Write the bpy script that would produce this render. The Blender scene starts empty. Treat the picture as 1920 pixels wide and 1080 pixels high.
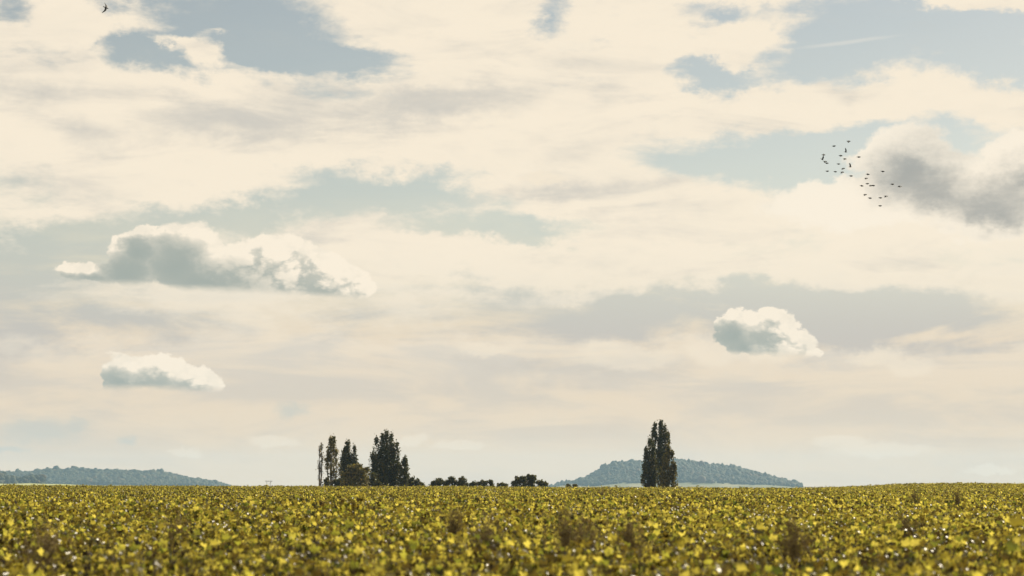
import bpy, bmesh, math, random
import numpy as np
from mathutils import Vector, Matrix

random.seed(7)
rng = np.random.default_rng(7)
S = bpy.context.scene
R = math.radians

# ------------------------------------------------------------------ camera
EYE = 2.35
HFOV = R(29.2)
PITCH = R(5.63)
cam_d = bpy.data.cameras.new('camera')
cam = bpy.data.objects.new('camera', cam_d)
S.collection.objects.link(cam)
cam.location = (0, 0, EYE)
cam.rotation_euler = (R(90) + PITCH, 0, 0)
cam_d.sensor_width = 36
cam_d.lens = 18 / math.tan(HFOV / 2)
cam_d.clip_start = 0.5
cam_d.clip_end = 40000
cam_d.dof.use_dof = True
cam_d.dof.focus_distance = 400
cam_d.dof.aperture_fstop = 1.5
S.camera = cam

FPX = 960 / math.tan(HFOV / 2)            # focal length in photograph pixels


def direction(px, py):
    """world direction of a point of the photograph (1920x1080)"""
    v = Vector(((px - 960) / FPX, 1.0, (540 - py) / FPX))
    v.rotate(Matrix.Rotation(PITCH, 3, 'X'))
    return v.normalized()


def ae(px, py):
    d = direction(px, py)
    return math.atan2(d.x, d.y), math.asin(d.z)


def place(px, py, dist):
    d = direction(px, py)
    k = dist / d.y
    return Vector((d.x * k, dist, EYE + d.z * k))


# ------------------------------------------------------------------ light
SUN_AZ, SUN_EL = R(52), R(36)              # azimuth to the right of the view, elevation
sun_dir = Vector((math.sin(SUN_AZ) * math.cos(SUN_EL), math.cos(SUN_AZ) * math.cos(SUN_EL), math.sin(SUN_EL)))
sun_l = bpy.data.lights.new('sun', 'SUN')
sun_l.energy = 5.0
sun_l.angle = R(0.6)
sun_l.color = (1.0, 0.88, 0.68)
sun = bpy.data.objects.new('sun', sun_l)
sun.rotation_euler = sun_dir.to_track_quat('Z', 'Y').to_euler()
sun.location = (60, 40, 80)
S.collection.objects.link(sun)

S.view_settings.view_transform = 'Standard'
S.view_settings.look = 'None'
EXPOSURE = 0.80                             # the picture is exposed for the backlit land
S.view_settings.exposure = EXPOSURE
S.view_settings.gamma = 1
S.view_settings.use_curve_mapping = False
S.cycles.max_bounces = 6
S.cycles.diffuse_bounces = 3
S.cycles.glossy_bounces = 2
S.cycles.transmission_bounces = 4
S.cycles.volume_bounces = 1
S.cycles.transparent_max_bounces = 8
S.cycles.sample_clamp_indirect = 6
S.render.film_transparent = False

# ------------------------------------------------------------------ node helper


class NT:
    def __init__(self, tree):
        self.t = tree
        tree.nodes.clear()

    def n(self, typ, **kw):
        nd = self.t.nodes.new(typ)
        for k, v in kw.items():
            setattr(nd, k, v)
        return nd

    def put(self, sock, v):
        if v is None:
            return
        if hasattr(v, 'is_output') or isinstance(v, bpy.types.NodeSocket):
            self.t.links.new(v, sock)
        else:
            sock.default_value = v

    def m(self, op, a, b=None, c=None, clamp=False):
        nd = self.n('ShaderNodeMath', operation=op, use_clamp=clamp)
        for s, v in zip(nd.inputs, (a, b, c)):
            self.put(s, v)
        return nd.outputs[0]

    def v(self, op, a, b=None, scale=None):
        nd = self.n('ShaderNodeVectorMath', operation=op)
        self.put(nd.inputs[0], a)
        if b is not None:
            self.put(nd.inputs[1], b)
        if scale is not None:
            self.put(nd.inputs['Scale'], scale)
        return nd.outputs['Value'] if op in ('LENGTH', 'DOT_PRODUCT') else nd.outputs['Vector']

    def mix(self, f, a, b):
        nd = self.n('ShaderNodeMix', data_type='RGBA')
        self.put(nd.inputs[0], f)
        for s, v in ((nd.inputs[6], a), (nd.inputs[7], b)):
            if isinstance(v, (tuple, list)) and len(v) == 3:
                v = (*v, 1)
            self.put(s, v)
        return nd.outputs[2]

    def noise(self, vec, scale, detail=5, rough=0.55, dist=0.0, lac=2.0, color=False):
        nd = self.n('ShaderNodeTexNoise')
        self.put(nd.inputs['Vector'], vec)
        nd.inputs['Scale'].default_value = scale
        nd.inputs['Detail'].default_value = detail
        nd.inputs['Roughness'].default_value = rough
        nd.inputs['Lacunarity'].default_value = lac
        nd.inputs['Distortion'].default_value = dist
        return nd.outputs['Color' if color else 'Fac']

    def smooth(self, x, a, b, lo=0.0, hi=1.0):
        nd = self.n('ShaderNodeMapRange', interpolation_type='SMOOTHSTEP')
        self.put(nd.inputs['Value'], x)
        nd.inputs['From Min'].default_value = a
        nd.inputs['From Max'].default_value = b
        nd.inputs['To Min'].default_value = lo
        nd.inputs['To Max'].default_value = hi
        return nd.outputs['Result']

    def mapping(self, vec, loc, rot, scale, kind='TEXTURE'):
        nd = self.n('ShaderNodeMapping', vector_type=kind)
        self.put(nd.inputs['Vector'], vec)
        nd.inputs['Location'].default_value = loc
        nd.inputs['Rotation'].default_value = rot
        nd.inputs['Scale'].default_value = scale
        return nd.outputs[0]

    def blob(self, P, cx, cy, rx, ry, rot=0.0, grad='SPHERICAL'):
        """1 at the blob's centre, 0 at its rim; given by its place in the sky"""
        a, e = ae(cx, cy)
        k = 1 / FPX
        mp = self.mapping(P, (a, e, 0), (0, 0, -R(rot)), (rx * k, ry * k, 1))
        g = self.n('ShaderNodeTexGradient', gradient_type=grad)
        self.put(g.inputs[0], mp)
        return g.outputs['Fac']

    def total(self, P, blobs):
        acc = None
        for (cx, cy, rx, ry, rot, amp) in blobs:
            b = self.blob(P, cx, cy, rx * 1.15, ry * 1.15, rot, 'SPHERICAL')
            acc = self.m('MULTIPLY', b, amp) if acc is None else self.m('MULTIPLY_ADD', b, amp, acc)
        return acc

    def union(self, P, lobes):
        acc = None
        for (cx, cy, rx, ry) in lobes:
            b = self.blob(P, cx, cy, rx, ry)
            acc = b if acc is None else self.m('SMOOTH_MAX', acc, b, 0.12)
        return acc


# ------------------------------------------------------------------ sky
world = bpy.data.worlds.new('World')
S.world = world
world.use_nodes = True
W = NT(world.node_tree)
STR = 0.1
tc = W.n('ShaderNodeTexCoord').outputs['Generated']
D = W.v('NORMALIZE', tc)
sep = W.n('ShaderNodeSeparateXYZ')
W.put(sep.inputs[0], D)
dx, dy, dz = sep.outputs
az = W.m('ARCTAN2', dx, dy)
el = W.m('ARCSINE', dz)
comb = W.n('ShaderNodeCombineXYZ')
W.put(comb.inputs[0], az)
W.put(comb.inputs[1], el)
P0 = comb.outputs[0]
# wind-drawn noise space: 3-D direction with the vertical squeezed
DA = W.v('MULTIPLY', D, (1.0, 1.0, 2.7))
DS = W.v('MULTIPLY', D, (1.0, 1.0, 5.0))
DI = W.v('MULTIPLY', D, (1.0, 1.0, 1.35))
HALF = (0.5, 0.5, 0.5)
WA = W.v('SUBTRACT', W.noise(DA, 9.0, 3, 0.6, color=True), HALF)
WB = W.v('SUBTRACT', W.noise(DI, 52.0, 6, 0.68, color=True), HALF)


def warped(a, b):
    P = P0
    if a:
        P = W.v('ADD', P, W.v('MULTIPLY', WA, (a, a * 0.6, 0)))
    return W.v('ADD', P, W.v('MULTIPLY', WB, (b, b * 0.75, 0)))


sky = W.n('ShaderNodeTexSky', sky_type='NISHITA')
sky.sun_disc = False
sky.sun_elevation = SUN_EL
sky.sun_rotation = SUN_AZ
sky.altitude = 100
sky.air_density = 1.0
sky.dust_density = 0.6
sky.ozone_density = 1.0
blue = W.v('MULTIPLY', sky.outputs[0], (0.80, 0.63, 0.465))


def rad(r, g, b):                           # a radiance as the background's colour
    k = STR * 2 ** EXPOSURE
    return (r / k, g / k, b / k, 1)


Ps = warped(0.055, 0.030)
# altocumulus deck: open patches (negative) and banks (positive)
patches = [
    (500, 62, 340, 110, 8, -0.95), (40, 30, 150, 60, 0, -0.45), (320, 118, 130, 44, 0, -0.5), (610, 108, 200, 30, 0, -0.6),
    (150, 48, 180, 46, -8, 0.70), (400, 102, 56, 36, 10, 1.1), (425, 56, 60, 18, 0, 0.75), (345, 80, 50, 13, 0, 0.55),
    (790, 60, 260, 90, 0, 0.55),
    (1670, 70, 400, 125, -6, -1.1), (1870, 130, 150, 70, 0, -0.6), (1340, 152, 90, 30, 0, -0.8), (1340, 34, 130, 34, 10, -0.6),
    (1850, 4, 170, 26, 6, 1.2), (1430, 85, 110, 44, -6, 0.85), (1560, 190, 300, 56, -12, 0.75), (1850, 175, 130, 46, 10, 0.6),
    (1490, 280, 310, 76, 0, -1.1), (1780, 240, 170, 66, 0, -0.65),
    (740, 365, 260, 46, 3, -1.0), (480, 405, 280, 36, -4, -0.85), (255, 98, 70, 50, 0, -0.6), (15, 55, 90, 36, 0, -0.5), (930, 432, 250, 28, 2, -0.85), (900, 320, 130, 16, -2, -0.4),
    (80, 505, 290, 72, 0, -0.95), (360, 450, 330, 40, 0, -0.4), (1036, 42, 56, 50, 0, -0.8),
    (1180, 588, 620, 66, 0, -0.95), (1680, 597, 460, 60, 3, -0.9), (120, 612, 360, 56, 0, -0.85),
    (1050, 690, 420, 36, 0, -0.3), (260, 240, 760, 190, 0, 0.22), (1050, 220, 540, 220, 0, 0.22),
    (1300, 520, 800, 44, 3, 0.25), (860, 475, 340, 32, 0, 0.22), (1650, 400, 330, 90, 0, 0.3),
]
f1 = W.noise(DA, 11.0, 8, 0.60, 0.5)
f1b = W.noise(DA, 26.0, 8, 0.68, 0.25)
cov = W.m('MULTIPLY_ADD', W.m('SUBTRACT', f1, 0.5), 1.5, 0.58)
cov = W.m('MULTIPLY_ADD', W.m('SUBTRACT', f1b, 0.5), 1.15, cov)
cov = W.m('ADD', cov, W.total(Ps, patches))
deck = W.smooth(cov, 0.02, 0.62)
# thickness of the deck: thick parts are grey seen from below
greys = [
    (620, 192, 360, 66, -6, 0.75), (880, 178, 200, 34, 0, 0.45), (190, 255, 130, 40, 10, 0.6), (60, 180, 140, 30, 0, 0.45),
    (1160, 375, 220, 50, 3, 0.55), (1000, 345, 150, 28, 0, 0.4), (420, 240, 200, 50, 0, 0.35), (1590, 165, 80, 30, 0, 0.5),
    (1080, 140, 200, 40, 0, 0.3), (880, 365, 170, 26, 0, 0.3), (100, 340, 200, 40, 0, 0.25),
]
f2 = W.noise(DS, 10.0, 7, 0.60, 0.6)
thick = W.m('ADD', W.m('MULTIPLY', W.m('SUBTRACT', f2, 0.47), 2.1), W.total(Ps, greys))
thick = W.m('MULTIPLY_ADD', W.m('SUBTRACT', f1b, 0.5), -1.0, thick)
thick = W.m('MULTIPLY', W.smooth(thick, 0.0, 1.0), 0.85)
deck_col = W.mix(thick, rad(0.955, 0.84, 0.67), rad(0.58, 0.555, 0.505))
# milky air low over the land
low = W.m('POWER', 2.718, W.m('MULTIPLY', W.m('MAXIMUM', el, 0.0), -9.5))
bands = [(1230, 588, 600, 62, 0, -0.34), (1740, 596, 340, 56, 3, -0.30), (100, 612, 340, 60, 0, -0.28), (920, 705, 420, 50, 0, -0.18),
         (1650, 770, 360, 50, 0, -0.14), (200, 520, 420, 50, 0, -0.2), (420, 700, 300, 50, 0, -0.12), (700, 600, 300, 40, 0, 0.15)]
fl = W.m('ADD', W.m('MULTIPLY_ADD', W.m('SUBTRACT', f2, 0.5), 1.9, 0.5), W.total(Ps, bands))
low_col = W.mix(W.smooth(fl, 0.22, 0.68), rad(0.53, 0.515, 0.49), rad(0.81, 0.685, 0.53))
low_col = W.mix(W.smooth(el, 0.0, 0.10, 0.7, 0.0), low_col, rad(0.83, 0.655, 0.455))
base = W.mix(W.smooth(low, 0.20, 0.54, 0.03, 0.98), blue, low_col)
deck_a = W.m('MULTIPLY', deck, W.smooth(el, 0.035, 0.125, 0.12, 0.97))
col = W.mix(deck_a, base, deck_col)

# thin faint puffs far off, cream or blue-grey
Pc = warped(0.008, 0.020)
cream = [(1180, 672, 130, 34), (1140, 662, 70, 26), (1640, 668, 60, 24), (1700, 685, 60, 24), (910, 655, 75, 18), (1580, 828, 70, 16),
         (1660, 845, 130, 20), (510, 824, 60, 16), (345, 845, 40, 10), (770, 822, 30, 18), (1420, 655, 120, 30),
         (1340, 665, 60, 30), (1010, 330, 60, 16), (860, 832, 70, 10), (1860, 885, 60, 10)]
fc = W.smooth(W.union(Pc, cream), 0.03, 0.50)
col = W.mix(W.m('MULTIPLY', fc, 0.52), col, rad(0.92, 0.80, 0.625))
greyp = [(548, 770, 46, 24), (70, 808, 125, 34), (140, 800, 40, 20), (245, 832, 26, 14), (10, 842, 70, 12)]
gc = W.smooth(W.m('MULTIPLY_ADD', W.m('SUBTRACT', f1b, 0.5), 0.9, W.union(Pc, greyp)), 0.02, 0.8)
col = W.mix(W.m('MULTIPLY', gc, 0.70), col, rad(0.58, 0.575, 0.51))

# cumulus: lobes with a flat base and knobbly heads; light from the upper right, self-shaded
cumuli = [
    # long cloud on the left
    (180, 512, 95, 26), (250, 490, 66, 66), (345, 478, 95, 76), (400, 508, 150, 66), (500, 500, 130, 72), (555, 505, 105, 62),
    (610, 525, 95, 46), (655, 543, 62, 26), (275, 452, 52, 38),
    # small one on the right
    (1385, 612, 48, 44), (1410, 632, 80, 44), (1452, 618, 66, 50), (1480, 642, 62, 36), (1512, 660, 36, 14),
    # low left
    (237, 700, 48, 46), (303, 700, 70, 44), (352, 712, 66, 32), (388, 724, 32, 16), (240, 722, 60, 14),
]


def knobs(vec):
    v = W.n('ShaderNodeTexVoronoi', feature='F1', normalize=True)
    W.put(v.inputs['Vector'], vec)
    v.inputs['Scale'].default_value = 62.0
    v.inputs['Detail'].default_value = 2.0
    v.inputs['Roughness'].default_value = 0.55
    v.inputs['Lacunarity'].default_value = 2.3
    return W.m('MULTIPLY', W.m('SUBTRACT', 0.30, v.outputs['Distance']), 2.6)


WBs = W.v('MULTIPLY', WB, (0.014, 0.014, 0.014))
Dk = W.v('ADD', DI, WBs)
OX, OY = 13 / FPX, 22 / FPX
Pk = warped(0.004, 0.019)
kn0 = knobs(Dk)
F0 = W.union(Pk, cumuli)
F = W.m('MULTIPLY_ADD', kn0, 0.22, F0)
Fl = W.m('MULTIPLY_ADD', knobs(W.v('ADD', Dk, (OX * 0.5, 0, OY * 0.5 * 1.35))), 0.26, W.union(W.v('ADD', Pk, (OX, OY, 0)), cumuli))


def base_line(x0, y0, x1, y1):
    """a cloud's flat base, a line in the sky"""
    a0, e0 = ae(x0, y0)
    a1, e1 = ae(x1, y1)
    sl = (e1 - e0) / (a1 - a0)
    line = W.m('MULTIPLY_ADD', W.m('SUBTRACT', az, a0), sl, e0)
    soft = W.m('MULTIPLY', W.m('SUBTRACT', f1b, 0.5), 0.007)
    return W.smooth(W.m('ADD', W.m('SUBTRACT', el, line), soft), -0.0012, 0.0035)


cut1 = base_line(110, 526, 700, 562)
cut2 = base_line(1340, 664, 1540, 672)
cut3 = base_line(190, 731, 410, 733)
isright = W.m('GREATER_THAN', az, 0.05)
ishigh = W.m('GREATER_THAN', el, ae(960, 610)[1])
cutL = W.m('ADD', W.m('MULTIPLY', ishigh, cut1), W.m('MULTIPLY', W.m('SUBTRACT', 1.0, ishigh), cut3))
cut = W.m('ADD', W.m('MULTIPLY', isright, cut2), W.m('MULTIPLY', W.m('SUBTRACT', 1.0, isright), cutL))
ka = W.m('MULTIPLY', W.m('MULTIPLY', W.smooth(F, 0.11, 0.25), W.smooth(F0, 0.11, 0.19)), cut)
shade = W.m('POWER', 2.718, W.m('MULTIPLY', W.m('MAXIMUM', W.m('SUBTRACT', Fl, 0.11), 0.0), -5.2))
# thinner right-hand halves let the sun through
sunny = W.total(Pk, [(590, 492, 240, 90, 12, 1.5), (1485, 620, 90, 74, 20, 1.4), (372, 712, 100, 50, 0, 1.0), (300, 690, 70, 36, 0, 0.6)])
crev = W.smooth(W.m('ADD', kn0, W.m('MULTIPLY', W.m('SUBTRACT', f1b, 0.5), 1.0)), -0.28, 0.22)
lit = W.m('ADD', shade, W.m('MULTIPLY', sunny, W.m('MULTIPLY_ADD', crev, 0.8, 0.15)), clamp=True)
lit = W.m('MULTIPLY', lit, W.m('MULTIPLY_ADD', crev, 0.16, 0.88), clamp=True)
cum_col = W.mix(lit, rad(0.36, 0.40, 0.36), rad(0.975, 0.865, 0.70))
col = W.mix(W.m('MULTIPLY', ka, 0.97), col, cum_col)
# broken bank behind the birds
Pb = warped(0.012, 0.032)
bank = [(1700, 300, 120, 82), (1770, 340, 120, 80), (1840, 380, 130, 80), (1650, 300, 70, 50), (1910, 310, 90, 84), (1600, 380, 200, 60)]
fb0 = W.union(Pb, bank)
fb = W.m('MULTIPLY', W.smooth(W.m('MULTIPLY_ADD', kn0, 0.22, fb0), 0.08, 0.34), W.smooth(fb0, 0.05, 0.16))
dark = W.total(Pb, [(1712, 312, 125, 82, -20, 1.0), (1775, 368, 190, 60, 22, 0.85), (1925, 338, 120, 62, -25, 1.25), (1850, 400, 120, 30, 12, 0.4)])
dark = W.m('MULTIPLY_ADD', W.m('SUBTRACT', f1b, 0.5), 1.0, dark)
bank_col = W.mix(W.smooth(dark, 0.0, 1.5), rad(0.97, 0.87, 0.715), rad(0.37, 0.375, 0.35))
col = W.mix(W.m('MULTIPLY', fb, 0.94), col, bank_col)
# old contrail
ct = W.m('MULTIPLY', W.smooth(W.blob(warped(0, 0.002), 1590, 79, 125, 5.5, -5), 0.0, 0.8), 0.4)
col = W.mix(ct, col, rad(0.80, 0.76, 0.68))
bg = W.n('ShaderNodeBackground')
W.put(bg.inputs['Color'], col)
bg.inputs['Strength'].default_value = STR
wo = W.n('ShaderNodeOutputWorld')
W.t.links.new(bg.outputs[0], wo.inputs[0])
world.cycles.sampling_method = 'NONE'          # a near-even sky: found by the surfaces' own rays

# ------------------------------------------------------------------ object helpers
COL = S.collection


def mesh_from(name, verts, faces, smooth=False, tints=None):
    me = bpy.data.meshes.new(name)
    verts = np.asarray(verts, dtype=np.float32)
    if isinstance(faces, np.ndarray):
        nf, k = faces.shape
        me.vertices.add(len(verts))
        me.vertices.foreach_set('co', verts.ravel())
        me.loops.add(nf * k)
        me.loops.foreach_set('vertex_index', faces.ravel().astype(np.int32))
        me.polygons.add(nf)
        me.polygons.foreach_set('loop_start', np.arange(0, nf * k, k, dtype=np.int32))
        me.polygons.foreach_set('loop_total', np.full(nf, k, dtype=np.int32))
        me.update(calc_edges=True)
    else:
        me.from_pydata([tuple(map(float, v)) for v in verts], [], faces)
        me.update()
    if smooth:
        me.polygons.foreach_set('use_smooth', [True] * len(me.polygons))
    if tints is not None:
        at = me.attributes.new('tint', 'FLOAT', 'POINT')
        at.data.foreach_set('value', np.asarray(tints, dtype=np.float32))
    return me


def obj(name, me, mat=None, parent=None, link=True):
    if mat is not None and not me.materials:
        me.materials.append(mat)
    o = bpy.data.objects.new(name, me)
    if link:
        COL.objects.link(o)
    if parent is not None:
        o.parent = parent
    return o


def empty(name, loc=(0, 0, 0), rz=0.0):
    o = bpy.data.objects.new(name, None)
    o.empty_display_size = 0.3
    COL.objects.link(o)
    o.location = loc
    o.rotation_euler = (0, 0, rz)
    return o


def tag(o, label=None, cat=None, group=None, kind=None):
    for k, v in (('label', label), ('category', cat), ('group', group), ('kind', kind)):
        if v:
            o[k] = v
    return o


# ------------------------------------------------------------------ materials


def new_mat(name):
    m = bpy.data.materials.new(name)
    m.use_nodes = True
    return m, NT(m.node_tree)


def finish(T, shader, disp=None):
    out = T.n('ShaderNodeOutputMaterial')
    T.t.links.new(shader, out.inputs['Surface'])


def leaf_material(name, stops, rough=0.35, transl=0.5, spec=0.5, patch=None, refl=1.0):
    m, T = new_mat(name)
    at = T.n('ShaderNodeAttribute', attribute_name='tint').outputs['Fac']
    oi = T.n('ShaderNodeObjectInfo').outputs['Random']
    t = T.m('FRACT', T.m('MULTIPLY_ADD', oi, 0.73, at))
    geo = T.n('ShaderNodeNewGeometry')
    pos = geo.outputs['Position']
    if patch:
        pn = T.noise(pos, patch, 3, 0.5)
        t = T.m('ADD', t, T.m('MULTIPLY', T.m('SUBTRACT', pn, 0.5), 0.45), clamp=True)
    rp = T.n('ShaderNodeValToRGB')
    el_ = rp.color_ramp.elements
    el_[0].position, el_[0].color = stops[0][0], (*stops[0][1], 1)
    el_[1].position, el_[1].color = stops[-1][0], (*stops[-1][1], 1)
    for p_, c_ in stops[1:-1]:
        e = el_.new(p_)
        e.color = (*c_, 1)
    T.put(rp.inputs[0], t)
    c = rp.outputs[0]
    pb = T.n('ShaderNodeBsdfPrincipled')
    T.put(pb.inputs['Base Color'], T.v('MULTIPLY', c, (refl, refl, refl)))
    pb.inputs['Roughness'].default_value = rough
    pb.inputs['Specular IOR Level'].default_value = spec
    tr = T.n('ShaderNodeBsdfTranslucent')
    warm = T.v('MULTIPLY', c, (1.20, 1.14, 0.60))
    T.put(tr.inputs[0], warm)
    mx = T.n('ShaderNodeMixShader')
    mx.inputs[0].default_value = transl
    T.t.links.new(pb.outputs[0], mx.inputs[1])
    T.t.links.new(tr.outputs[0], mx.inputs[2])
    finish(T, mx.outputs[0])
    return m


def plain(name, c0, c1, scale, rough=0.9, detail=5):
    m, T = new_mat(name)
    pos = T.n('ShaderNodeNewGeometry').outputs['Position']
    f = T.smooth(T.noise(pos, scale, detail, 0.6), 0.3, 0.7)
    pb = T.n('ShaderNodeBsdfPrincipled')
    T.put(pb.inputs['Base Color'], T.mix(f, c0, c1))
    pb.inputs['Roughness'].default_value = rough
    pb.inputs['Specular IOR Level'].default_value = 0.2
    finish(T, pb.outputs[0])
    return m


M_VINE = leaf_material('vine_leaf', [(0.0, (0.045, 0.032, 0.012)), (0.18, (0.10, 0.08, 0.022)), (0.40, (0.24, 0.215, 0.05)),
                                     (0.62, (0.46, 0.415, 0.13)), (0.80, (0.22, 0.23, 0.05)), (1.0, (0.045, 0.06, 0.018))],
                       rough=0.31, transl=0.62, spec=0.34, patch=0.12, refl=0.24)
M_WOOD = plain('vine_wood', (0.05, 0.035, 0.022), (0.11, 0.08, 0.055), 14)
M_BARK = plain('tree_bark', (0.06, 0.05, 0.04), (0.13, 0.115, 0.095), 3)
M_POP = leaf_material('poplar_leaf', [(0.0, (0.030, 0.036, 0.012)), (0.5, (0.048, 0.056, 0.016)), (0.85, (0.075, 0.072, 0.02)), (1.0, (0.12, 0.085, 0.02))],
                      rough=0.5, transl=0.30, spec=0.3)
M_POPY = leaf_material('poplar_leaf_turning', [(0.0, (0.06, 0.065, 0.02)), (0.5, (0.12, 0.11, 0.035)), (1.0, (0.18, 0.14, 0.045))],
                       rough=0.5, transl=0.38, spec=0.3)
M_BUSH = leaf_material('bush_leaf', [(0.0, (0.035, 0.042, 0.016)), (0.6, (0.07, 0.075, 0.025)), (1.0, (0.11, 0.09, 0.035))],
                       rough=0.55, transl=0.34, spec=0.3)
M_SOIL = plain('soil', (0.10, 0.075, 0.045), (0.17, 0.135, 0.075), 0.9)
M_WOODLAND = leaf_material('woodland', [(0.0, (0.018, 0.028, 0.015)), (0.55, (0.032, 0.043, 0.02)), (0.9, (0.052, 0.053, 0.024)), (1.0, (0.07, 0.052, 0.026))],
                           rough=0.7, transl=0.12, spec=0.1, patch=0.008)
M_HILL = plain('hill_ground', (0.075, 0.09, 0.04), (0.19, 0.18, 0.10), 0.012)
M_MEADOW = plain('meadow_grass', (0.20, 0.22, 0.07), (0.30, 0.30, 0.11), 0.02)
M_DRY = plain('dry_weed', (0.10, 0.078, 0.03), (0.21, 0.16, 0.065), 30)
M_FEATHER = plain('feather', (0.012, 0.012, 0.013), (0.03, 0.03, 0.032), 20, rough=0.6)
M_STEEL = plain('pylon_steel', (0.18, 0.19, 0.19), (0.26, 0.27, 0.27), 2, rough=0.6)

# ------------------------------------------------------------------ ground


def sstep(a, b, x):
    t = np.clip((x - a) / (b - a), 0, 1)
    return t * t * (3 - 2 * t)


def ground_z(x, y):
    x = np.asarray(x, float)
    y = np.asarray(y, float)
    far = np.hypot(x * 0.8, y)
    z = -22.0 * sstep(430, 1700, far)
    w = sstep(120, 400, y) * (1 - sstep(480, 900, y))
    z = z + w * (0.72 * np.exp(-((x - 92) / 20) ** 2) + 0.35 * np.exp(-((x - 128) / 22) ** 2)
                 - 0.30 * np.exp(-((x - 58) / 22) ** 2) - 0.16 * np.exp(-((x - 20) / 30) ** 2)
                 + 0.22 * np.exp(-((x + 105) / 40) ** 2))
    z = z + 0.10 * np.sin(x * 0.045 + 1.3) * np.sin(y * 0.030) * (1 - sstep(480, 900, far))
    return z


GX = np.unique(np.concatenate([np.linspace(-180, 180, 73), np.sign(np.linspace(-1, 1, 61)) * np.abs(np.linspace(-1, 1, 61)) ** 3 * 9700]))
GY = np.unique(np.concatenate([np.linspace(-60, 700, 110), np.linspace(700, 2000, 40), np.linspace(2000, 9700, 30), np.linspace(-9700, -60, 24)]))
gx, gy = np.meshgrid(GX, GY)
gz = ground_z(gx, gy)
nx, ny = len(GX), len(GY)
idx = np.arange(nx * ny).reshape(ny, nx)
gf = np.stack([idx[:-1, :-1], idx[:-1, 1:], idx[1:, 1:], idx[1:, :-1]], -1).reshape(-1, 4)
tag(obj('ground', mesh_from('ground', np.stack([gx, gy, gz], -1).reshape(-1, 3), gf, True), M_SOIL), kind='structure')

# ------------------------------------------------------------------ hills with woods
HD = 8400.0


def silhouette(points):
    xs, zs = [], []
    for px, py in points:
        p = place(px, py, HD)
        xs.append(p.x)
        zs.append(p.z)
    return np.array(xs), np.array(zs)


def unit_ico(sub):
    bm = bmesh.new()
    bmesh.ops.create_icosphere(bm, subdivisions=sub, radius=1)
    v = np.array([p.co[:] for p in bm.verts])
    f = np.array([[q.index for q in p.verts] for p in bm.faces])
    bm.free()
    return v, f


ICO_V, ICO_F = unit_ico(2)


def wood_mesh(name, pts, size):
    """a wood's canopy: many uneven tree heads"""
    V, Fc, Tn = [], [], []
    shapes = []
    for k in range(8):
        v = ICO_V.copy()
        ph = rng.uniform(0, 6, (5, 3))
        disp = 1 + sum(0.10 * np.sin(v @ rng.normal(0, 3.2, 3) + q[0]) for q in ph) + rng.normal(0, 0.05, len(v))
        shapes.append(v * disp[:, None])
    off = 0
    for (x, y, z), s in zip(pts, size):
        v = shapes[rng.integers(8)]
        a = rng.uniform(0, 6.28)
        c, s_ = math.cos(a), math.sin(a)
        r = np.stack([v[:, 0] * c - v[:, 1] * s_, v[:, 0] * s_ + v[:, 1] * c, v[:, 2] * rng.uniform(0.85, 1.35)], -1)
        V.append(r * s + (x, y, z + s * 0.35))
        Fc.append(ICO_F + off)
        Tn.append(np.full(len(v), rng.uniform(0, 1)))
        off += len(v)
    return mesh_from(name, np.concatenate(V), np.concatenate(Fc), True, np.concatenate(Tn))


def hill(name, sil, dist, depth, woods_name, woods_label, seed, clear):
    xs, zs = silhouette(sil)
    n = 140
    X = np.linspace(xs[0], xs[-1], n)
    ridge = np.interp(X, xs, zs)
    k = np.hanning(7)
    k /= k.sum()
    ridge = np.convolve(np.pad(ridge, 3, mode='edge'), k, 'valid')
    ridge = ridge - 12.0 * np.clip((ridge + 20) / 40, 0.25, 1)
    TY = np.linspace(-1, 1, 41)
    prof = np.cos(TY * math.pi / 2) ** 1.25
    ox = 0.0
    VX, VT = np.meshgrid(X, TY)
    foot = -23.9
    RZ = foot + (ridge - foot)[None, :] * prof[:, None] + 5.0 * np.sin(VX * 0.013 + VT * 5) * np.sin(VT * 7 + VX * 0.012) * prof[:, None]
    YY = dist + depth * VT
    sc = 1.0
    verts = np.stack([VX, YY, RZ], -1).reshape(-1, 3)
    id2 = np.arange(verts.shape[0]).reshape(41, n)
    fc = np.stack([id2[:-1, :-1], id2[:-1, 1:], id2[1:, 1:], id2[1:, :-1]], -1).reshape(-1, 4)
    h = obj(name, mesh_from(name, verts, fc, True), M_HILL)
    tag(h, kind='structure')
    pts, sz = [], []
    r2 = np.random.default_rng(seed)
    for t in np.arange(-0.80, 0.14, 0.0105 * 700 / depth):
        for x in np.arange(X[0] + 6, X[-1] - 6, 11.5):
            tt = t + r2.uniform(-0.01, 0.01)
            xx = x + r2.uniform(-6, 6)
            rz = np.interp(xx, X, ridge)
            z = foot + (rz - foot) * math.cos(tt * math.pi / 2) ** 1.25
            if clear(xx, z, tt, r2):
                continue
            s = r2.uniform(3.6, 8.0) * (1.15 + 0.35 * math.sin(xx * 0.021 + 2 * math.sin(tt * 9)) * math.sin(tt * 13 + xx * 0.008)) * (1.5 if r2.random() < 0.07 else 1)
            pts.append((xx, dist + depth * tt, z))
            sz.append(s)
    w = obj(woods_name, wood_mesh(woods_name, pts, sz), M_WOODLAND)
    tag(w, woods_label, 'wood', kind='stuff')
    return h


def clear_right(x, z, t, r):
    edge = -11 - 5 * (x > 900) + 5 * math.sin(x * 0.011) + 4 * math.sin(x * 0.03 + 1)
    strip = abs(z - (22 + 0.04 * (x - 830))) < 1.8 and 860 < x < 950
    return t < -0.25 and (z < edge or strip or (z < edge + 12 and r.random() < 0.45))


def clear_left(x, z, t, r):
    return z < -16 + 3 * math.sin(x * 0.012)


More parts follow.
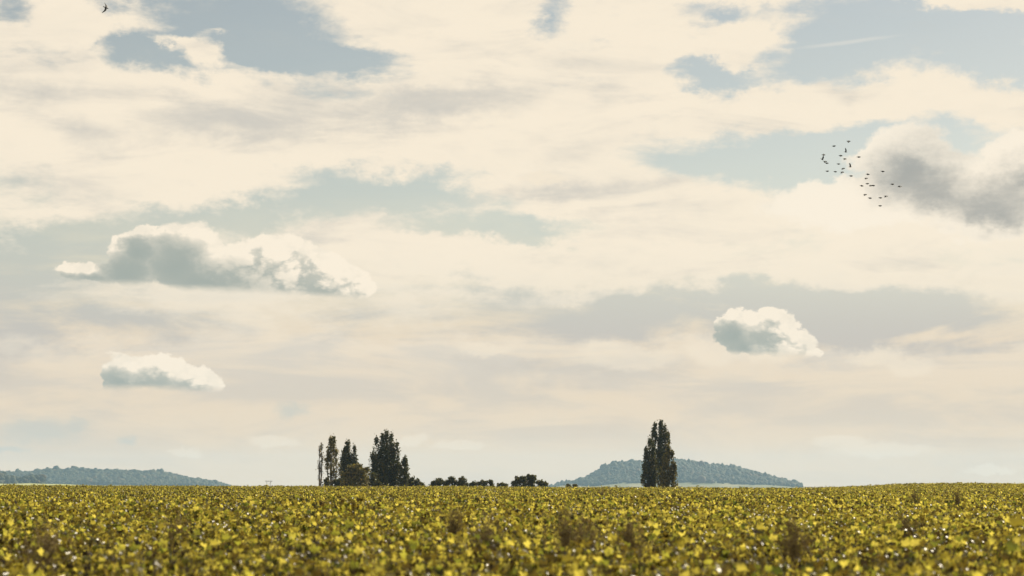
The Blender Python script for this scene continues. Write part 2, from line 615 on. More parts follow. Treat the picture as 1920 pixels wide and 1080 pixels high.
hill('hill', [(1018, 918), (1060, 908), (1085, 901), (1110, 890), (1130, 876), (1150, 870), (1180, 867), (1205, 865), (1235, 863), (1262, 860), (1290, 863),
              (1310, 866), (1340, 873), (1375, 877), (1400, 881), (1430, 890), (1455, 899), (1475, 908), (1505, 920)],
     HD, 700, 'hillside_wood', 'hazy blue-green wood covering the rounded hill behind the single tall poplar clump', 3, clear_right)
hill('hill', [(-260, 900), (-120, 888), (-30, 885), (30, 885), (70, 883), (100, 881), (150, 879), (190, 880), (240, 881), (290, 885), (330, 891), (370, 899),
              (400, 905), (430, 912), (452, 920)],
     HD, 700, 'hillside_wood', 'hazy blue-green wood on the long low hill at the left', 4, clear_left)

# a nearer wood with a meadow below it, far left
r3 = np.random.default_rng(9)
pts, sz = [], []
for i in range(330):
    px = r3.uniform(-110, 78)
    top = 889 + 6 * math.sin(px * 0.06) + max(0, (px - 50)) * 0.4
    dd = r3.uniform(5600, 5900)
    p = place(px, top, dd)
    zz = r3.uniform(-18, p.z - 6)
    pts.append((p.x, dd - (zz + 14) * -2.0, zz))
    sz.append(r3.uniform(6, 10))
tag(obj('valley_wood', wood_mesh('valley_wood', pts, sz), M_WOODLAND), 'darker nearer wood below the left end of the long hill', 'wood', kind='stuff')
mv, nmx = [], 24
for j in range(6):
    for i in range(nmx + 1):
        px = -60 + i * (215 / nmx)
        dd = 4700 + j * 150
        p = place(px, 915.5 - j * 1.75 + max(0, px - 90) * 0.045 + 0.5 * math.sin(px * 0.09), dd)
        mv.append((p.x, dd, p.z))
mi = np.arange(6 * (nmx + 1)).reshape(6, nmx + 1)
mf = np.stack([mi[:-1, :-1], mi[:-1, 1:], mi[1:, 1:], mi[1:, :-1]], -1).reshape(-1, 4)
tag(obj('meadow', mesh_from('meadow', mv, mf, True), M_MEADOW), kind='structure')

# ------------------------------------------------------------------ trees


def tube(path, radii, sides=6):
    V, Fc = [], []
    path = [Vector(p) for p in path]
    for i, p in enumerate(path):
        d = (path[min(i + 1, len(path) - 1)] - path[max(i - 1, 0)]).normalized()
        a = d.orthogonal().normalized()
        b = d.cross(a)
        for k in range(sides):
            t = 2 * math.pi * k / sides
            V.append(p + (a * math.cos(t) + b * math.sin(t)) * radii[i])
    for i in range(len(path) - 1):
        for k in range(sides):
            Fc.append((i * sides + k, i * sides + (k + 1) % sides, (i + 1) * sides + (k + 1) % sides, (i + 1) * sides + k))
    return V, Fc


class Wood:
    def __init__(self):
        self.v, self.f = [], []

    def add(self, path, radii, sides=5):
        V, Fc = tube(path, radii, sides)
        o = len(self.v)
        self.v += V
        self.f += [tuple(i + o for i in q) for q in Fc]


class Leaves:
    def __init__(self, r):
        self.c, self.s, self.r = [], [], r

    def spray(self, c, sig, n, size):
        c = np.asarray(c)
        self.c.append(c + self.r.normal(0, 1, (n, 3)) * sig)
        self.s.append(np.full(n, size) * self.r.uniform(0.6, 1.35, n))

    def mesh(self, name):
        c = np.concatenate(self.c)
        s = np.concatenate(self.s)
        n = len(c)
        a = self.r.normal(0, 1, (n, 3))
        a /= np.linalg.norm(a, axis=1)[:, None]
        b = np.cross(a, self.r.normal(0, 1, (n, 3)))
        b /= np.linalg.norm(b, axis=1)[:, None]
        a *= s[:, None] * 0.62
        b *= s[:, None] * 0.46
        nn = np.cross(a, b)
        nn /= np.linalg.norm(nn, axis=1)[:, None] + 1e-9
        bend = nn * (s * 0.16)[:, None]
        v = np.stack([c - a + bend, c + b, c + a + bend, c - b], 1).reshape(-1, 3)
        i = np.arange(n) * 4
        f = np.stack([np.stack([i, i + 1, i + 3], -1), np.stack([i + 1, i + 2, i + 3], -1)], 1).reshape(-1, 3)
        return mesh_from(name, v, f, False, np.repeat(self.r.uniform(0, 1, n), 4))


def pop_tree(name, label, cat, plumes, dist, mat, seed, group=None, leaf=0.40, dens=1.0, gap=1.0, bare=False, spread=1.0, low=0.03):
    """a tree of upright plumes, each (centre px, foot px, top px, half width px) as seen in the photograph, built in metres at its distance"""
    r = np.random.default_rng(seed)
    dist *= 0.84
    k = dist / FPX
    x0 = place(plumes[0][0], 905, dist).x
    z0 = float(ground_z(x0, dist))
    root = empty(name, (x0, dist, z0))
    wd = Wood()
    lv = Leaves(r)
    for pi, (cx, fy, ty, hw) in enumerate(plumes):
        X = place(cx, 905, dist).x - x0
        zt = place(cx, ty, dist).z - z0
        zb = 0.25 if fy > 911 else max(0.0, place(cx, fy, dist).z - z0)
        H = zt - zb
        w = hw * k
        Y = r.uniform(-0.5, 0.5) * w
        # stem
        lean = (X * 0.25, Y * 0.2)
        stem = [Vector((lean[0], lean[1], -0.4)), Vector((X * 0.8, Y * 0.8, zb * 0.6 + H * 0.12)), Vector((X + r.uniform(-.1, .1) * w, Y, zb + H * 0.5)),
                Vector((X, Y, zt - 0.03 * H))]
        rb = 0.014 * H + 0.06
        wd.add(stem, [rb * 1.2, rb, rb * 0.55, 0.02], 7)

        def at(t):
            z = zb + t * H
            q = min(max(t, 0), 1)
            if q < 0.5:
                return stem[1].lerp(stem[2], q / 0.5) * Vector((1, 1, 0)) + Vector((0, 0, z)) if hasattr(Vector, '__mul__') else None
            return Vector((stem[2].x + (stem[3].x - stem[2].x) * (q - .5) * 2, stem[2].y + (stem[3].y - stem[2].y) * (q - .5) * 2, z))
        ns = int((14 + H * w * 1.15) * gap)
        for i in range(ns):
            t0 = r.uniform(low, 0.90) if i > 5 else 0.86 + 0.02 * i
            rise = r.uniform(0.10, 0.22) * (1.25 - t0 * 0.6)
            t1 = min(t0 + rise, 1.0)
            wid = w * min(1.0, 0.6 + 1.4 * t1) * (1 - min(1, max(0, t1 - 0.30) / 0.71) ** 2.4) ** 0.62
            rr = wid * r.uniform(0.30, 1.12) * spread
            a = r.uniform(0, 6.283)
            p0 = at(t0)
            pc = at(t1)
            p1 = Vector((pc.x + math.cos(a) * rr, pc.y + math.sin(a) * rr, pc.z))
            mid = p0.lerp(p1, 0.5) + Vector((math.cos(a), math.sin(a), 0)) * rr * 0.18
            wd.add([p0, mid, p1], [0.02 + 0.02 * H / 20 * (1 - t0) * 3, 0.035, 0.012], 4)
            if bare:
                for q in range(5):
                    s0 = p0.lerp(p1, r.uniform(0.2, 0.9))
                    s1 = s0 + Vector((r.normal(0, .25), r.normal(0, .25), r.uniform(.6, 1.6)))
                    wd.add([s0, s1], [0.028, 0.014], 3)
                if r.random() < 0.5:
                    lv.spray(p1, (0.25, 0.25, 0.5), int(5 * dens), leaf)
                continue
            L = (p1 - p0).length
            nl = int(max(10, L * 13 * dens))
            for q in range(4):
                f = 0.30 + 0.235 * q
                c = p0.lerp(mid, f * 2) if f < .5 else mid.lerp(p1, min(1, (f - .5) * 2))
                sg = 0.14 + 0.075 * w * (0.55 + 0.45 * f)
                lv.spray(c, (sg, sg, sg * 1.9), nl // 4 + 1, leaf)
    me = mesh_from('trunk', [tuple(p) for p in wd.v], wd.f)
    obj('trunk', me, M_BARK, root)
    obj('crown', lv.mesh('crown'), mat, root)
    tag(root, label, cat, group)
    return root


def bush(name, label, heads, dist, mat, seed, group=None, leaf=0.42, dens=1.0):
    """a round-headed bush or small tree; heads are (centre px, centre py, rx px, ry px)"""
    r = np.random.default_rng(seed)
    dist *= 0.84
    k = dist / FPX
    x0 = place(heads[0][0], 905, dist).x
    z0 = float(ground_z(x0, dist))
    root = empty(name, (x0, dist, z0))
    wd, lv = Wood(), Leaves(r)
    for (cx, cy, rx, ry) in heads:
        c = place(cx, cy, dist) - Vector((x0, dist, z0))
        c.y = r.uniform(-1, 1) * rx * k * 0.4
        rx_, ry_ = rx * k, ry * k
        wd.add([Vector((c.x * 0.4, c.y * 0.4, -0.3)), Vector((c.x * 0.75, c.y * 0.7, max(0.4, c.z * 0.5))), c], [0.13, 0.10, 0.05], 6)
        n = int(8 + 4.5 * rx_ * ry_)
        for i in range(n):
            d = r.normal(0, 1, 3)
            d /= np.linalg.norm(d)
            if d[2] < -0.55:
                d[2] *= -0.5
            q = r.uniform(0.55, 1.0)
            p = Vector((c.x + d[0] * rx_ * q, c.y + d[1] * rx_ * q * 0.8, c.z + d[2] * ry_ * q))
            mid = c.lerp(p, 0.5) + Vector((0, 0, 0.12 * ry_))
            wd.add([c - Vector((0, 0, ry_ * 0.4)), mid, p], [0.05, 0.035, 0.012], 4)
            q0 = Vector((p.x, p.y, r.uniform(0.2, max(0.6, c.z))))      # leafy down to the ground
            if q0:
                lv.spray(q0, (0.35, 0.35, 0.4), int(22 * dens), leaf)
            for f in (0.55, 0.8, 1.0):
                cc = mid.lerp(p, f)
                sg = 0.12 + 0.075 * rx_
                lv.spray(cc, (sg, sg, sg * 0.8), int(10 * dens), leaf)
    obj('trunk', mesh_from('trunk', [tuple(p) for p in wd.v], wd.f), M_BARK, root)
    obj('crown', lv.mesh('crown'), mat, root)
    tag(root, label, 'bush', group)
    return root


G1 = 'poplars in the left clump'
pop_tree('poplar_tree', 'thin almost bare poplar at the left end of the tree clump', 'tree', [(599, 911, 842, 6), (602.5, 905, 838, 3.5)], 640, M_POPY, 11, G1,
         leaf=0.34, bare=True, gap=1.5, dens=0.9)
pop_tree('poplar_tree', 'loose open poplar with thinning brownish leaves between the bare one and the dark one', 'tree',
         [(621, 914, 824, 12), (614, 912, 845, 8), (630, 912, 846, 8), (619, 880, 822, 7), (626, 880, 822, 6)], 640, M_POPY, 12, G1, leaf=0.40, dens=0.62, gap=0.85, low=0.22)
pop_tree('poplar_tree', 'dark pointed poplar behind the yellowing bushy tree', 'tree',
         [(651, 915, 830, 11), (643, 914, 850, 10), (664, 914, 839, 7), (656, 914, 858, 13), (647, 914, 840, 10)], 660, M_POP, 13, G1, dens=1.3, gap=1.15)
pop_tree('poplar_tree', 'largest poplar of the left clump with a broad many-topped crown', 'tree',
         [(724, 914, 811, 12), (716, 914, 816, 10), (705, 913, 822, 10), (733, 913, 815, 10), (744, 914, 832, 10), (699, 914, 852, 10), (712, 914, 850, 15),
          (738, 914, 850, 13), (724, 914, 840, 18)], 650, M_POP, 14, G1, dens=1.1)
pop_tree('poplar_tree', 'short narrow columnar poplar at the right end of the left clump', 'tree',
         [(758, 914, 860, 9), (751, 914, 874, 7), (761, 914, 866, 8)], 645, M_POP, 15, G1, dens=1.6, gap=1.3)
bush('bushy_tree', 'yellowing round bushy tree with airy branches in the left clump',
     [(659, 889, 17, 20), (676, 890, 13, 20), (668, 880, 14, 14), (683, 899, 9, 12), (688, 880, 4, 4), (655, 904, 14, 9)], 632, M_POPY, 21, dens=0.6)['category'] = 'tree'
G2 = 'bushes on the skyline beyond the vines'
bush('skyline_bush', 'low dark bush at the foot of the loose brownish poplar', [(632, 904, 11, 8), (613, 903, 5, 9), (642, 906, 8, 7)], 636, M_BUSH, 31, G2)
bush('skyline_bush', 'low dark bush left of the trunk of the largest left poplar', [(690, 903, 9, 9), (700, 898, 9, 11), (707, 906, 7, 7)], 638, M_BUSH, 32, G2)
bush('skyline_bush', 'bush just right of the short columnar poplar', [(772, 901, 8, 7), (780, 905, 8, 7), (766, 902, 5, 9), (791, 909, 6, 4)], 650, M_BUSH, 33, G2)
bush('skyline_bush', 'longest of the skyline bushes with three round heads',
     [(823, 903, 10, 8.5), (812, 908, 6, 4), (836, 906, 8, 5), (847, 902, 9, 8), (865, 902, 9, 9), (857, 907, 8, 5), (873, 909, 4, 3)], 655, M_BUSH, 34, G2)
bush('skyline_bush', 'low spreading skyline bush in the middle of the row', [(893, 907, 9, 4), (907, 905, 7, 6), (918, 906, 7, 6), (885, 909, 6, 4)], 660, M_BUSH, 35, G2)
bush('skyline_bush', 'lowest rounded skyline bush, next to the two-headed one', [(940, 909, 9, 4), (947, 910, 6, 3)], 660, M_BUSH, 36, G2)
bush('skyline_bush', 'tall two-headed skyline bush left of the round hill', [(975, 901, 11, 10), (966, 907, 6, 6), (981, 898, 6, 7)], 650, M_BUSH, 37, G2)
bush('skyline_bush', 'upright bush with a flat top, right beside the two-headed one', [(995, 900, 8, 9), (991, 894, 4, 4), (1000, 895, 4, 4)], 652, M_BUSH, 38, G2)
bush('skyline_bush', 'last low bush before the foot of the round hill', [(1013, 906, 8, 5), (1021, 908, 6, 4)], 650, M_BUSH, 39, G2)
bush('skyline_bush', 'tiny scrub at the left foot of the round hill', [(1066, 911, 4, 2.4), (1078, 911, 5, 2.6)], 640, M_BUSH, 40, G2, leaf=0.3)
G3 = 'poplars in front of the round hill'
pop_tree('poplar_tree', 'dark shorter left poplar of the clump in front of the hill', 'tree',
         [(1219, 916, 824, 12), (1212, 916, 842, 9), (1226, 914, 840, 9), (1209, 916, 868, 9), (1224, 916, 866, 11)], 640, M_POP, 16, G3, dens=1.15)
pop_tree('poplar_tree', 'tallest poplar, standing at the back of the clump in front of the hill', 'tree',
         [(1240, 914, 791, 11), (1229, 880, 796, 9), (1247, 890, 798, 9), (1225, 850, 806, 6), (1254, 880, 812, 7), (1238, 912, 820, 12)], 665, M_POP, 17, G3, dens=1.05)
pop_tree('poplar_tree', 'sunlit olive front right poplar of the clump in front of the hill', 'tree',
         [(1254, 916, 836, 10), (1261, 916, 848, 8), (1247, 916, 856, 9), (1265, 916, 872, 8), (1244, 916, 880, 8)], 630,
         leaf_material('poplar_leaf_sunlit', [(0.0, (0.04, 0.042, 0.014)), (0.5, (0.085, 0.078, 0.022)), (1.0, (0.14, 0.11, 0.03))], rough=0.5, transl=0.36, spec=0.3),  # lighter olive leaf colour paints in sunlight on the clump's right side
         18, G3, dens=1.1)

# ------------------------------------------------------------------ pylon far away
pb_ = place(504, 905, 1500)
pz = float(ground_z(pb_.x, 1500))
py_root = empty('power_pole', (pb_.x, 1500, pz))
top = place(504, 900.5, 1500).z - pz
for sx in (-1.5, 1.5):
    V, Fc = tube([(sx, 0, -0.5), (sx, 0, top)], [0.22, 0.16], 8)
    obj('post', mesh_from('post', V, Fc), M_STEEL, py_root)
V, Fc = tube([(-2.6, 0, top - 0.9), (2.6, 0, top - 0.9)], [0.14, 0.14], 6)
obj('crossarm', mesh_from('crossarm', V, Fc), M_STEEL, py_root)
V, Fc = tube([(-1.5, 0, top - 6), (1.5, 0, top - 1.2)], [0.1, 0.1], 5)
obj('brace', mesh_from('brace', V, Fc), M_STEEL, py_root)
for sx in (-2.4, 0, 2.4):
    V, Fc = tube([(sx, 0, top - 0.8), (sx, 0, top - 0.3), (sx, 0, top + 0.1)], [0.1, 0.16, 0.06], 6)
    obj('insulator', mesh_from('insulator', V, Fc), M_STEEL, py_root)
tag(py_root, 'tiny grey two-legged power pole on the skyline left of the tree clump', 'power pole')

# ------------------------------------------------------------------ vines
LEAF_OUT = [(0.0, -0.02), (0.30, -0.30), (0.52, -0.10), (0.40, 0.10), (0.60, 0.34), (0.30, 0.42), (0.0, 0.78),
            (-0.30, 0.42), (-0.60, 0.34), (-0.40, 0.10), (-0.52, -0.10), (-0.30, -0.30)]


def leaf_shape(fold, droop):
    """a five-lobed vine leaf with a folded midrib, about one unit wide, stalk end at the origin"""
    v = [(0, 0.22, 0.0)]
    for x, y in LEAF_OUT:
        v.append((x, y, abs(x) * fold - (max(y, 0) ** 2) * droop - 0.10 * abs(math.sin(x * 5))))
    f = [(0, i + 1, (i + 1) % 12 + 1) for i in range(12)]
    return np.array(v), np.array(f)


LS = [leaf_shape(a, b) for a, b in ((0.25, 0.2), (0.45, 0.35), (-0.15, 0.3), (0.1, 0.55))]
LQ = (np.array([(0, -0.3, 0.02), (0.56, 0.1, 0.14), (0, 0.78, -0.12), (-0.56, 0.1, 0.14), ]), np.array([(0, 1, 2), (0, 2, 3)]))


def rand_rot(r, n, tilt):
    """leaf blades facing mostly up and outwards"""
    M = []
    for i in range(n):
        yaw = r.uniform(0, 6.283)
        t = r.normal(1.05, tilt)
        M.append(np.array(Matrix.Rotation(yaw, 3, 'Z') @ Matrix.Rotation(-t, 3, 'X') @ Matrix.Rotation(r.normal(0, 0.5), 3, 'Y')))
    return M


def vine_points(r, n, w=1.12):
    """leaf positions of one vine: leafy upright shoots of uneven height with gaps between them"""
    P = []
    ns = 13
    per = n // ns
    for k in range(ns):
        x = -w / 2 + w * (k + r.uniform(0.1, 0.9)) / ns
        y = r.normal(0, 0.15)
        top = r.normal(1.02, 0.13) + (0.22 if r.random() < 0.12 else 0)
        lx, ly = r.normal(0, 0.10), r.normal(0, 0.16)
        for q in range(per):
            t = r.uniform(0, 1) ** 0.62
            z = 0.42 + (top - 0.42) * t
            a, rr = r.uniform(0, 6.283), r.uniform(0.02, 0.12)
            P.append((x + lx * t * t + math.cos(a) * rr, y + ly * t * t + math.sin(a) * rr, z - 0.3 * (ly * t * t) ** 2))
    return np.array(P)


def leaves_mesh(name, P, r, shapes, size, tilt=0.6):
    V, Fc, Tn, off = [], [], [], 0
    for p, M in zip(P, rand_rot(r, len(P), tilt)):
        v, f = shapes[r.integers(len(shapes))]
        s = size * r.uniform(0.65, 1.25)
        V.append((v * s) @ M.T + p)
        Fc.append(f + off)
        Tn.append(np.full(len(v), r.uniform(0, 1)))
        off += len(v)
    return mesh_from(name, np.concatenate(V), np.concatenate(Fc), False, np.concatenate(Tn))


def stock_mesh(r):
    w = Wood()
    j = lambda s: r.normal(0, s)
    w.add([Vector((0, 0, -0.1)), Vector((j(.04), j(.04), 0.22)), Vector((j(.05), j(.05), 0.45))], [0.045, 0.035, 0.04], 6)
    for s in (-1, 1):
        w.add([Vector((0, 0, 0.43)), Vector((s * .22, j(.03), 0.52)), Vector((s * .5, j(.04), 0.55))], [0.03, 0.022, 0.014], 5)
        for q in range(3):
            x = s * r.uniform(0.05, 0.5)
            w.add([Vector((x, 0, 0.5)), Vector((x + j(.04), j(.05), 0.8)), Vector((x + j(.08), j(.10), r.uniform(1.0, 1.25)))], [0.008, 0.006, 0.004], 4)
    return mesh_from('trunk', [tuple(p) for p in w.v], w.f)


rv = np.random.default_rng(21)
NV = 7
FOL, STK, TOPP = [], [], []
for k in range(NV):
    P = vine_points(rv, 135)
    FOL.append(leaves_mesh('foliage', P, rv, LS, 0.105))
    STK.append(stock_mesh(rv))
for me in FOL:
    me.materials.append(M_VINE)
for me in STK:
    me.materials.append(M_WOOD)
LEAFM = []
for v, f in LS:
    me = mesh_from('leaf', v, f, False)
    me.materials.append(M_VINE)
    LEAFM.append(me)

# rows run across the view, a little askew
ROW_ROT = R(7)
cr, sr = math.cos(ROW_ROT), math.sin(ROW_ROT)
rp = np.random.default_rng(5)
SP_ROW, SP_VINE = 1.2, 1.0
cand = []
for j in range(-120, 480):
    v0 = 12 + j * SP_ROW
    u = np.arange(-330, 330, SP_VINE) + rp.uniform(0, 1)
    u = u + rp.normal(0, 0.08, len(u))
    vv = v0 + rp.normal(0, 0.06, len(u))
    x = u * cr - vv * sr
    y = u * sr + vv * cr
    ok = (y > 11) & (y < 446) & (np.abs(x) < 0.315 * y + 3.0)
    ok &= rp.random(len(u)) > 0.03
    cand.append(np.stack([x[ok], y[ok]], -1))
cand = np.concatenate(cand)
d2 = cand[:, 1]
inview = (np.abs(cand[:, 0]) < 0.262 * d2) & (d2 > 17.2)
order = np.argsort(np.where(inview, d2, 1e9))
near = order[:300]
near_set = np.zeros(len(cand), bool)
near_set[near] = True
vine_group = 'vines at the front of the vineyard'
for q, i in enumerate(near):
    x, y = cand[i]
    k = int(rp.integers(NV))
    root = empty('grape_vine', (x, y, float(ground_z(x, y))), ROW_ROT + (math.pi if rp.random() < .5 else 0) + rp.normal(0, .08))
    sc = rp.uniform(0.9, 1.1)
    root.scale = (sc, sc, sc * rp.uniform(0.94, 1.06))
    obj('trunk', STK[k], None, root)
    fo = obj('foliage', FOL[k], None, root)
    fo['kind'] = 'stuff'
    if q < 44:
        tag(root, 'leafy yellow-green grape vine in the blurred nearest rows at the bottom edge', 'grape vine', 'vines in the nearest rows')
        for n_ in range(22):
            lo = obj('leaf', LEAFM[int(rp.integers(4))], None, root)
            a = rp.normal(0, 0.19)
            lo.location = (rp.uniform(-.52, .52), a, rp.normal(1.10, 0.09) - 0.5 * a * a)
            lo.rotation_euler = (rp.normal(-0.8, .5), rp.normal(0, .5), rp.uniform(0, 6.28))
            s_ = rp.uniform(0.08, 0.135)
            lo.scale = (s_, s_, s_)
    else:
        tag(root, 'leafy yellow-green grape vine behind the nearest rows in the front of the vineyard', 'grape vine', vine_group)

# the rest of the vineyard: uncountable, one object
pool = bpy.data.collections.new('vine_pool')
for k in range(NV):                                                 # 0..6 full leaves
    o = bpy.data.objects.new('pool_a%d' % k, FOL[k])
    pool.objects.link(o)
for k in range(NV):                                                 # 7..13 simpler leaves for the distance
    P = vine_points(rv, 84)
    me = leaves_mesh('far_foliage', P, rv, [LQ], 0.145)
    me.materials.append(M_VINE)
    o = bpy.data.objects.new('pool_b%d' % k, me)
    pool.objects.link(o)
rest = cand[~near_set]
zz = ground_z(rest[:, 0], rest[:, 1])
vp = np.column_stack([rest, zz])
vm = bpy.data.meshes.new('vineyard')
vm.vertices.add(len(vp))
vm.vertices.foreach_set('co', vp.astype(np.float32).ravel())
n = len(vp)
iv = np.where(rest[:, 1] < 90, rp.integers(0, NV, n), NV + rp.integers(0, NV, n)).astype(np.int32)
vm.attributes.new('pick', 'INT', 'POINT').data.foreach_set('value', iv)
vm.attributes.new('turn', 'FLOAT', 'POINT').data.foreach_set('value', (ROW_ROT + rp.integers(0, 2, n) * math.pi + rp.normal(0, .1, n)).astype(np.float32))
big = 1 + 0.09 * np.sin(rest[:, 0] * 0.11) * np.sin(rest[:, 1] * 0.05 + 1)
vm.attributes.new('grow', 'FLOAT', 'POINT').data.foreach_set('value', (rp.normal(1, 0.12, n) * big).astype(np.float32))
vyard = obj('vineyard', vm)
tag(vyard, 'yellow-green vineyard stretching from the front rows to the skyline', 'vineyard', kind='stuff')
vm.materials.append(M_VINE)
ng = bpy.data.node_groups.new('vineyard', 'GeometryNodeTree')
ng.interface.new_socket('Geometry', in_out='INPUT', socket_type='NodeSocketGeometry')
ng.interface.new_socket('Geometry', in_out='OUTPUT', socket_type='NodeSocketGeometry')
gi, go = ng.nodes.new('NodeGroupInput'), ng.nodes.new('NodeGroupOutput')
ip = ng.nodes.new('GeometryNodeInstanceOnPoints')
ci = ng.nodes.new('GeometryNodeCollectionInfo')
ci.inputs['Collection'].default_value = pool
ci.inputs['Separate Children'].default_value = True
ci.inputs['Reset Children'].default_value = True


def named(nm, typ):
    a = ng.nodes.new('GeometryNodeInputNamedAttribute')
    a.data_type = typ
    a.inputs['Name'].default_value = nm
    return a.outputs[0]


cx_ = ng.nodes.new('ShaderNodeCombineXYZ')
ng.links.new(named('turn', 'FLOAT'), cx_.inputs['Z'])
ng.links.new(gi.outputs[0], ip.inputs['Points'])
ng.links.new(ci.outputs[0], ip.inputs['Instance'])
ip.inputs['Pick Instance'].default_value = True
ng.links.new(named('pick', 'INT'), ip.inputs['Instance Index'])
ng.links.new(cx_.outputs[0], ip.inputs['Rotation'])
ng.links.new(named('grow', 'FLOAT'), ip.inputs['Scale'])
ng.links.new(ip.outputs[0], go.inputs[0])
vyard.modifiers.new('vines', 'NODES').node_group = ng

# ------------------------------------------------------------------ dry weeds among the vines


def weed(px, py, hpx, wpx, dist, label, seed):
    r = np.random.default_rng(seed)
    p = place(px, py, dist)
    z0 = float(ground_z(p.x, dist))
    k = dist / FPX
    root = empty('dry_weed', (p.x, dist, z0))
    H = place(px, py - hpx / 2, dist).z - z0
    w = wpx * k / 2
    st, sd = Wood(), Leaves(r)
    for i in range(44):
        a = r.uniform(0, 6.283)
        rr = abs(r.normal(0, 0.55)) * w
        h = H * r.uniform(0.72, 1.0)
        b = Vector((math.cos(a) * rr * 0.35, math.sin(a) * rr * 0.35, 0))
        t = Vector((math.cos(a) * rr, math.sin(a) * rr, h))
        m = b.lerp(t, 0.55) + Vector((r.normal(0, .02), r.normal(0, .02), 0))
        st.add([b, m, t], [0.005, 0.004, 0.0025], 3)
        for q in range(9):
            c = m.lerp(t, r.uniform(0.1, 1))
            e = c + Vector((r.normal(0, .05), r.normal(0, .05), r.uniform(.05, .14)))
            st.add([c, e], [0.0035, 0.002], 3)
            sd.spray(e, (0.02, 0.02, 0.04), 4, 0.024)
    obj('stalks', mesh_from('stalks', [tuple(q) for q in st.v], st.f), M_DRY, root)
    obj('seed_heads', sd.mesh('seed_heads'), M_DRY, root)
    tag(root, label, 'weed', 'dry weeds among the vines')


weed(1062, 985, 60, 60, 34, 'tallest clump of brown dry weeds, in the middle of the vineyard', 51)
weed(1100, 998, 52, 70, 32, 'brown dry weed clump just right of the tallest one', 52)
weed(850, 975, 46, 44, 44, 'brown dry weed clump in the vines below the longest skyline bush', 53)
weed(915, 992, 44, 60, 35, 'wide faded weed clump between the two taller weed clumps', 54)
weed(1180, 995, 40, 90, 36, 'low wide brown weeds in the vines below the poplars before the hill', 55)
weed(1488, 1000, 46, 60, 33, 'brown dry weed clump in the vines below the right foot of the round hill', 56)
weed(1715, 930, 26, 26, 110, 'far brown weed clump near the skyline at the right', 57)
weed(1795, 934, 28, 24, 100, 'rightmost far brown weed clump near the skyline', 58)
weed(90, 1005, 50, 80, 31, 'brown weed clump at the left edge of the vineyard', 59)
weed(330, 985, 36, 60, 42, 'faint brown weed clump in the vines below the right end of the left hill', 60)
weed(1700, 985, 34, 60, 44, 'low brown weed clump in the right part of the vineyard', 61)
weed(1130, 922, 16, 34, 170, 'far small brown weed patch just below the skyline at the left slope of the hill', 62)

# ------------------------------------------------------------------ birds


def bird_mesh(name, lift, sweep, span=0.33):
    """one skin: body rings with the wings drawn out of its sides; flies along +X"""
    bm = bmesh.new()
    prof = [(-0.185, 0.004, 0.030), (-0.15, 0.007, 0.036), (-0.10, 0.016, 0.022), (-0.05, 0.034, 0.034), (0.0, 0.044, 0.042), (0.05, 0.042, 0.040),
            (0.09, 0.028, 0.027), (0.115, 0.027, 0.026), (0.14, 0.020, 0.019), (0.155, 0.006, 0.006), (0.178, 0.0015, 0.0015)]
    rings = []
    for x, rz, ry in prof:
        rings.append([bm.verts.new((x, math.cos(a) * ry, math.sin(a) * rz + (0.012 if x > 0.08 else 0))) for a in [2 * math.pi * k / 8 + math.pi / 8 for k in range(8)]])
    side = {1: [], -1: []}
    for i in range(len(rings) - 1):
        for k in range(8):
            f = bm.faces.new((rings[i][k], rings[i][(k + 1) % 8], rings[i + 1][(k + 1) % 8], rings[i + 1][k]))
            if i in (3, 4) and k == 7:
                side[1].append(f)
            if i in (3, 4) and k == 3:
                side[-1].append(f)
    bm.faces.new(rings[0])
    bm.faces.new(rings[-1])
    for s in (1, -1):
        fs = side[s]
        for (dy_, chord, back, th) in ((0.10, 0.115, 0.012, 0.010), (0.20, 0.10, -0.005, 0.006), (span, 0.028, -0.06 - sweep, 0.002)):
            ret = bmesh.ops.extrude_face_region(bm, geom=fs)
            vs = [g for g in ret['geom'] if isinstance(g, bmesh.types.BMVert)]
            nf = [g for g in ret['geom'] if isinstance(g, bmesh.types.BMFace)]
            bmesh.ops.delete(bm, geom=fs, context='FACES_ONLY')
            fs = nf
            cxm = sum(v.co.x for v in vs) / len(vs)
            czm = sum(v.co.z for v in vs) / len(vs)
            ext = max(abs(v.co.x - cxm) for v in vs)
            for v in vs:
                v.co.x = back + (v.co.x - cxm) / ext * chord / 2
                up = 1 if v.co.z > czm else -1
                v.co.y = s * (0.035 + dy_ * math.cos(lift))
                v.co.z = 0.012 + dy_ * math.sin(lift) + up * th
    bmesh.ops.recalc_face_normals(bm, faces=bm.faces)
    me = bpy.data.meshes.new(name)
    bm.to_mesh(me)
    bm.free()
    me.polygons.foreach_set('use_smooth', [True] * len(me.polygons))
    me.materials.append(M_FEATHER)
    return me


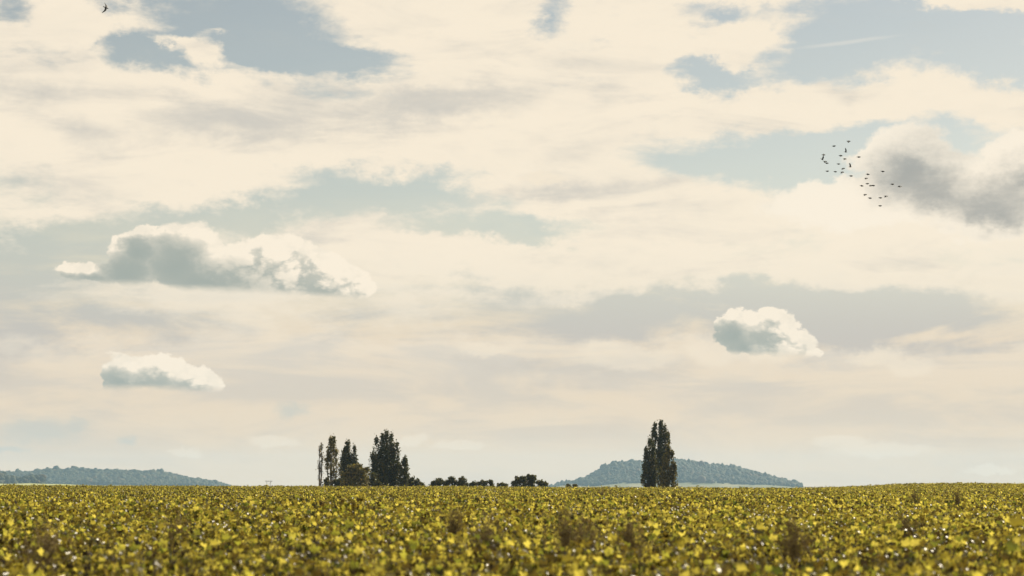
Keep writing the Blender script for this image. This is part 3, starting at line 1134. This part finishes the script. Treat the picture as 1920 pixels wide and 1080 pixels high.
B_LEVEL = bird_mesh('bird', R(2), 0.0)
B_DOWN = bird_mesh('bird', R(-12), 0.02)
B_UP = bird_mesh('bird', R(72), 0.03, 0.36)
flock = [(1591, 265), (1563.5, 274), (1544, 290.5), (1547, 303), (1550, 306), (1576, 292), (1584, 298), (1610, 294.5), (1572, 307.5), (1581, 316),
         (1551, 321), (1566, 322), (1579, 323), (1595.5, 330), (1627, 327), (1624, 334.5), (1655, 321.5), (1626, 344.5), (1632.5, 348), (1637, 348),
         (1615.5, 348.5), (1622, 365), (1631, 371.5), (1650.5, 371), (1661, 368), (1650, 386), (1673, 345.5), (1687, 349.5)]
rb_ = np.random.default_rng(3)
for i, (px, py) in enumerate(flock):
    dd = rb_.uniform(205, 232)
    p = place(px, py, dd)
    o = obj('bird', B_LEVEL if i % 3 else B_DOWN)
    o.location = p
    o.scale = (1.3, 1.3, 2.0)
    o.rotation_euler = (R(rb_.normal(10, 3)), R(rb_.normal(9, 3)), R(rb_.normal(-10, 6)))
    tag(o, 'small dark bird seen edge-on in the loose flock at the upper right', 'bird', 'birds in the flock')
for (px, py, rot, lab) in ((1585.5, 285, (R(4), R(10), R(-4)), 'dark bird with raised wing near the top of the flock'),
                           (1594, 313, (R(12), R(6), R(-18)), 'dark bird with raised wing in the middle of the flock'),
                           (1541.5, 299, (R(30), R(34), R(-10)), 'dark banking bird at the left edge of the flock')):
    o = obj('bird', B_UP)
    o.location = place(px, py, 205)
    o.scale = (1.15, 1.3, 1.15)
    o.rotation_euler = rot
    tag(o, lab, 'bird', 'birds in the flock')
o = obj('bird', bird_mesh('bird', R(-14), 0.06, 0.40))
o.location = place(198.5, 14.5, 190)
o.scale = (1.7, 1.7, 1.9)
o.rotation_euler = (R(62), R(20), R(28))
tag(o, 'lone dark bird gliding in the top left corner of the sky', 'bird')

# ------------------------------------------------------------------ air
bm = bmesh.new()
bmesh.ops.create_cube(bm, size=1)
for v in bm.verts:
    v.co = (v.co.x * 20000, v.co.y * 20000, 135 if v.co.z > 0 else -25)
hz = bpy.data.meshes.new('haze')
bm.to_mesh(hz)
bm.free()
mh, T = new_mat('haze')
pv = T.n('ShaderNodeVolumePrincipled')
pv.inputs['Color'].default_value = (0.43, 0.70, 1.0, 1)
pv.inputs['Density'].default_value = 4.0e-5
pv.inputs['Anisotropy'].default_value = 0.1
ho = T.n('ShaderNodeOutputMaterial')
T.t.links.new(pv.outputs[0], ho.inputs['Volume'])
tag(obj('haze', hz, mh), 'pale blue haze over the far hills', 'haze', kind='stuff')
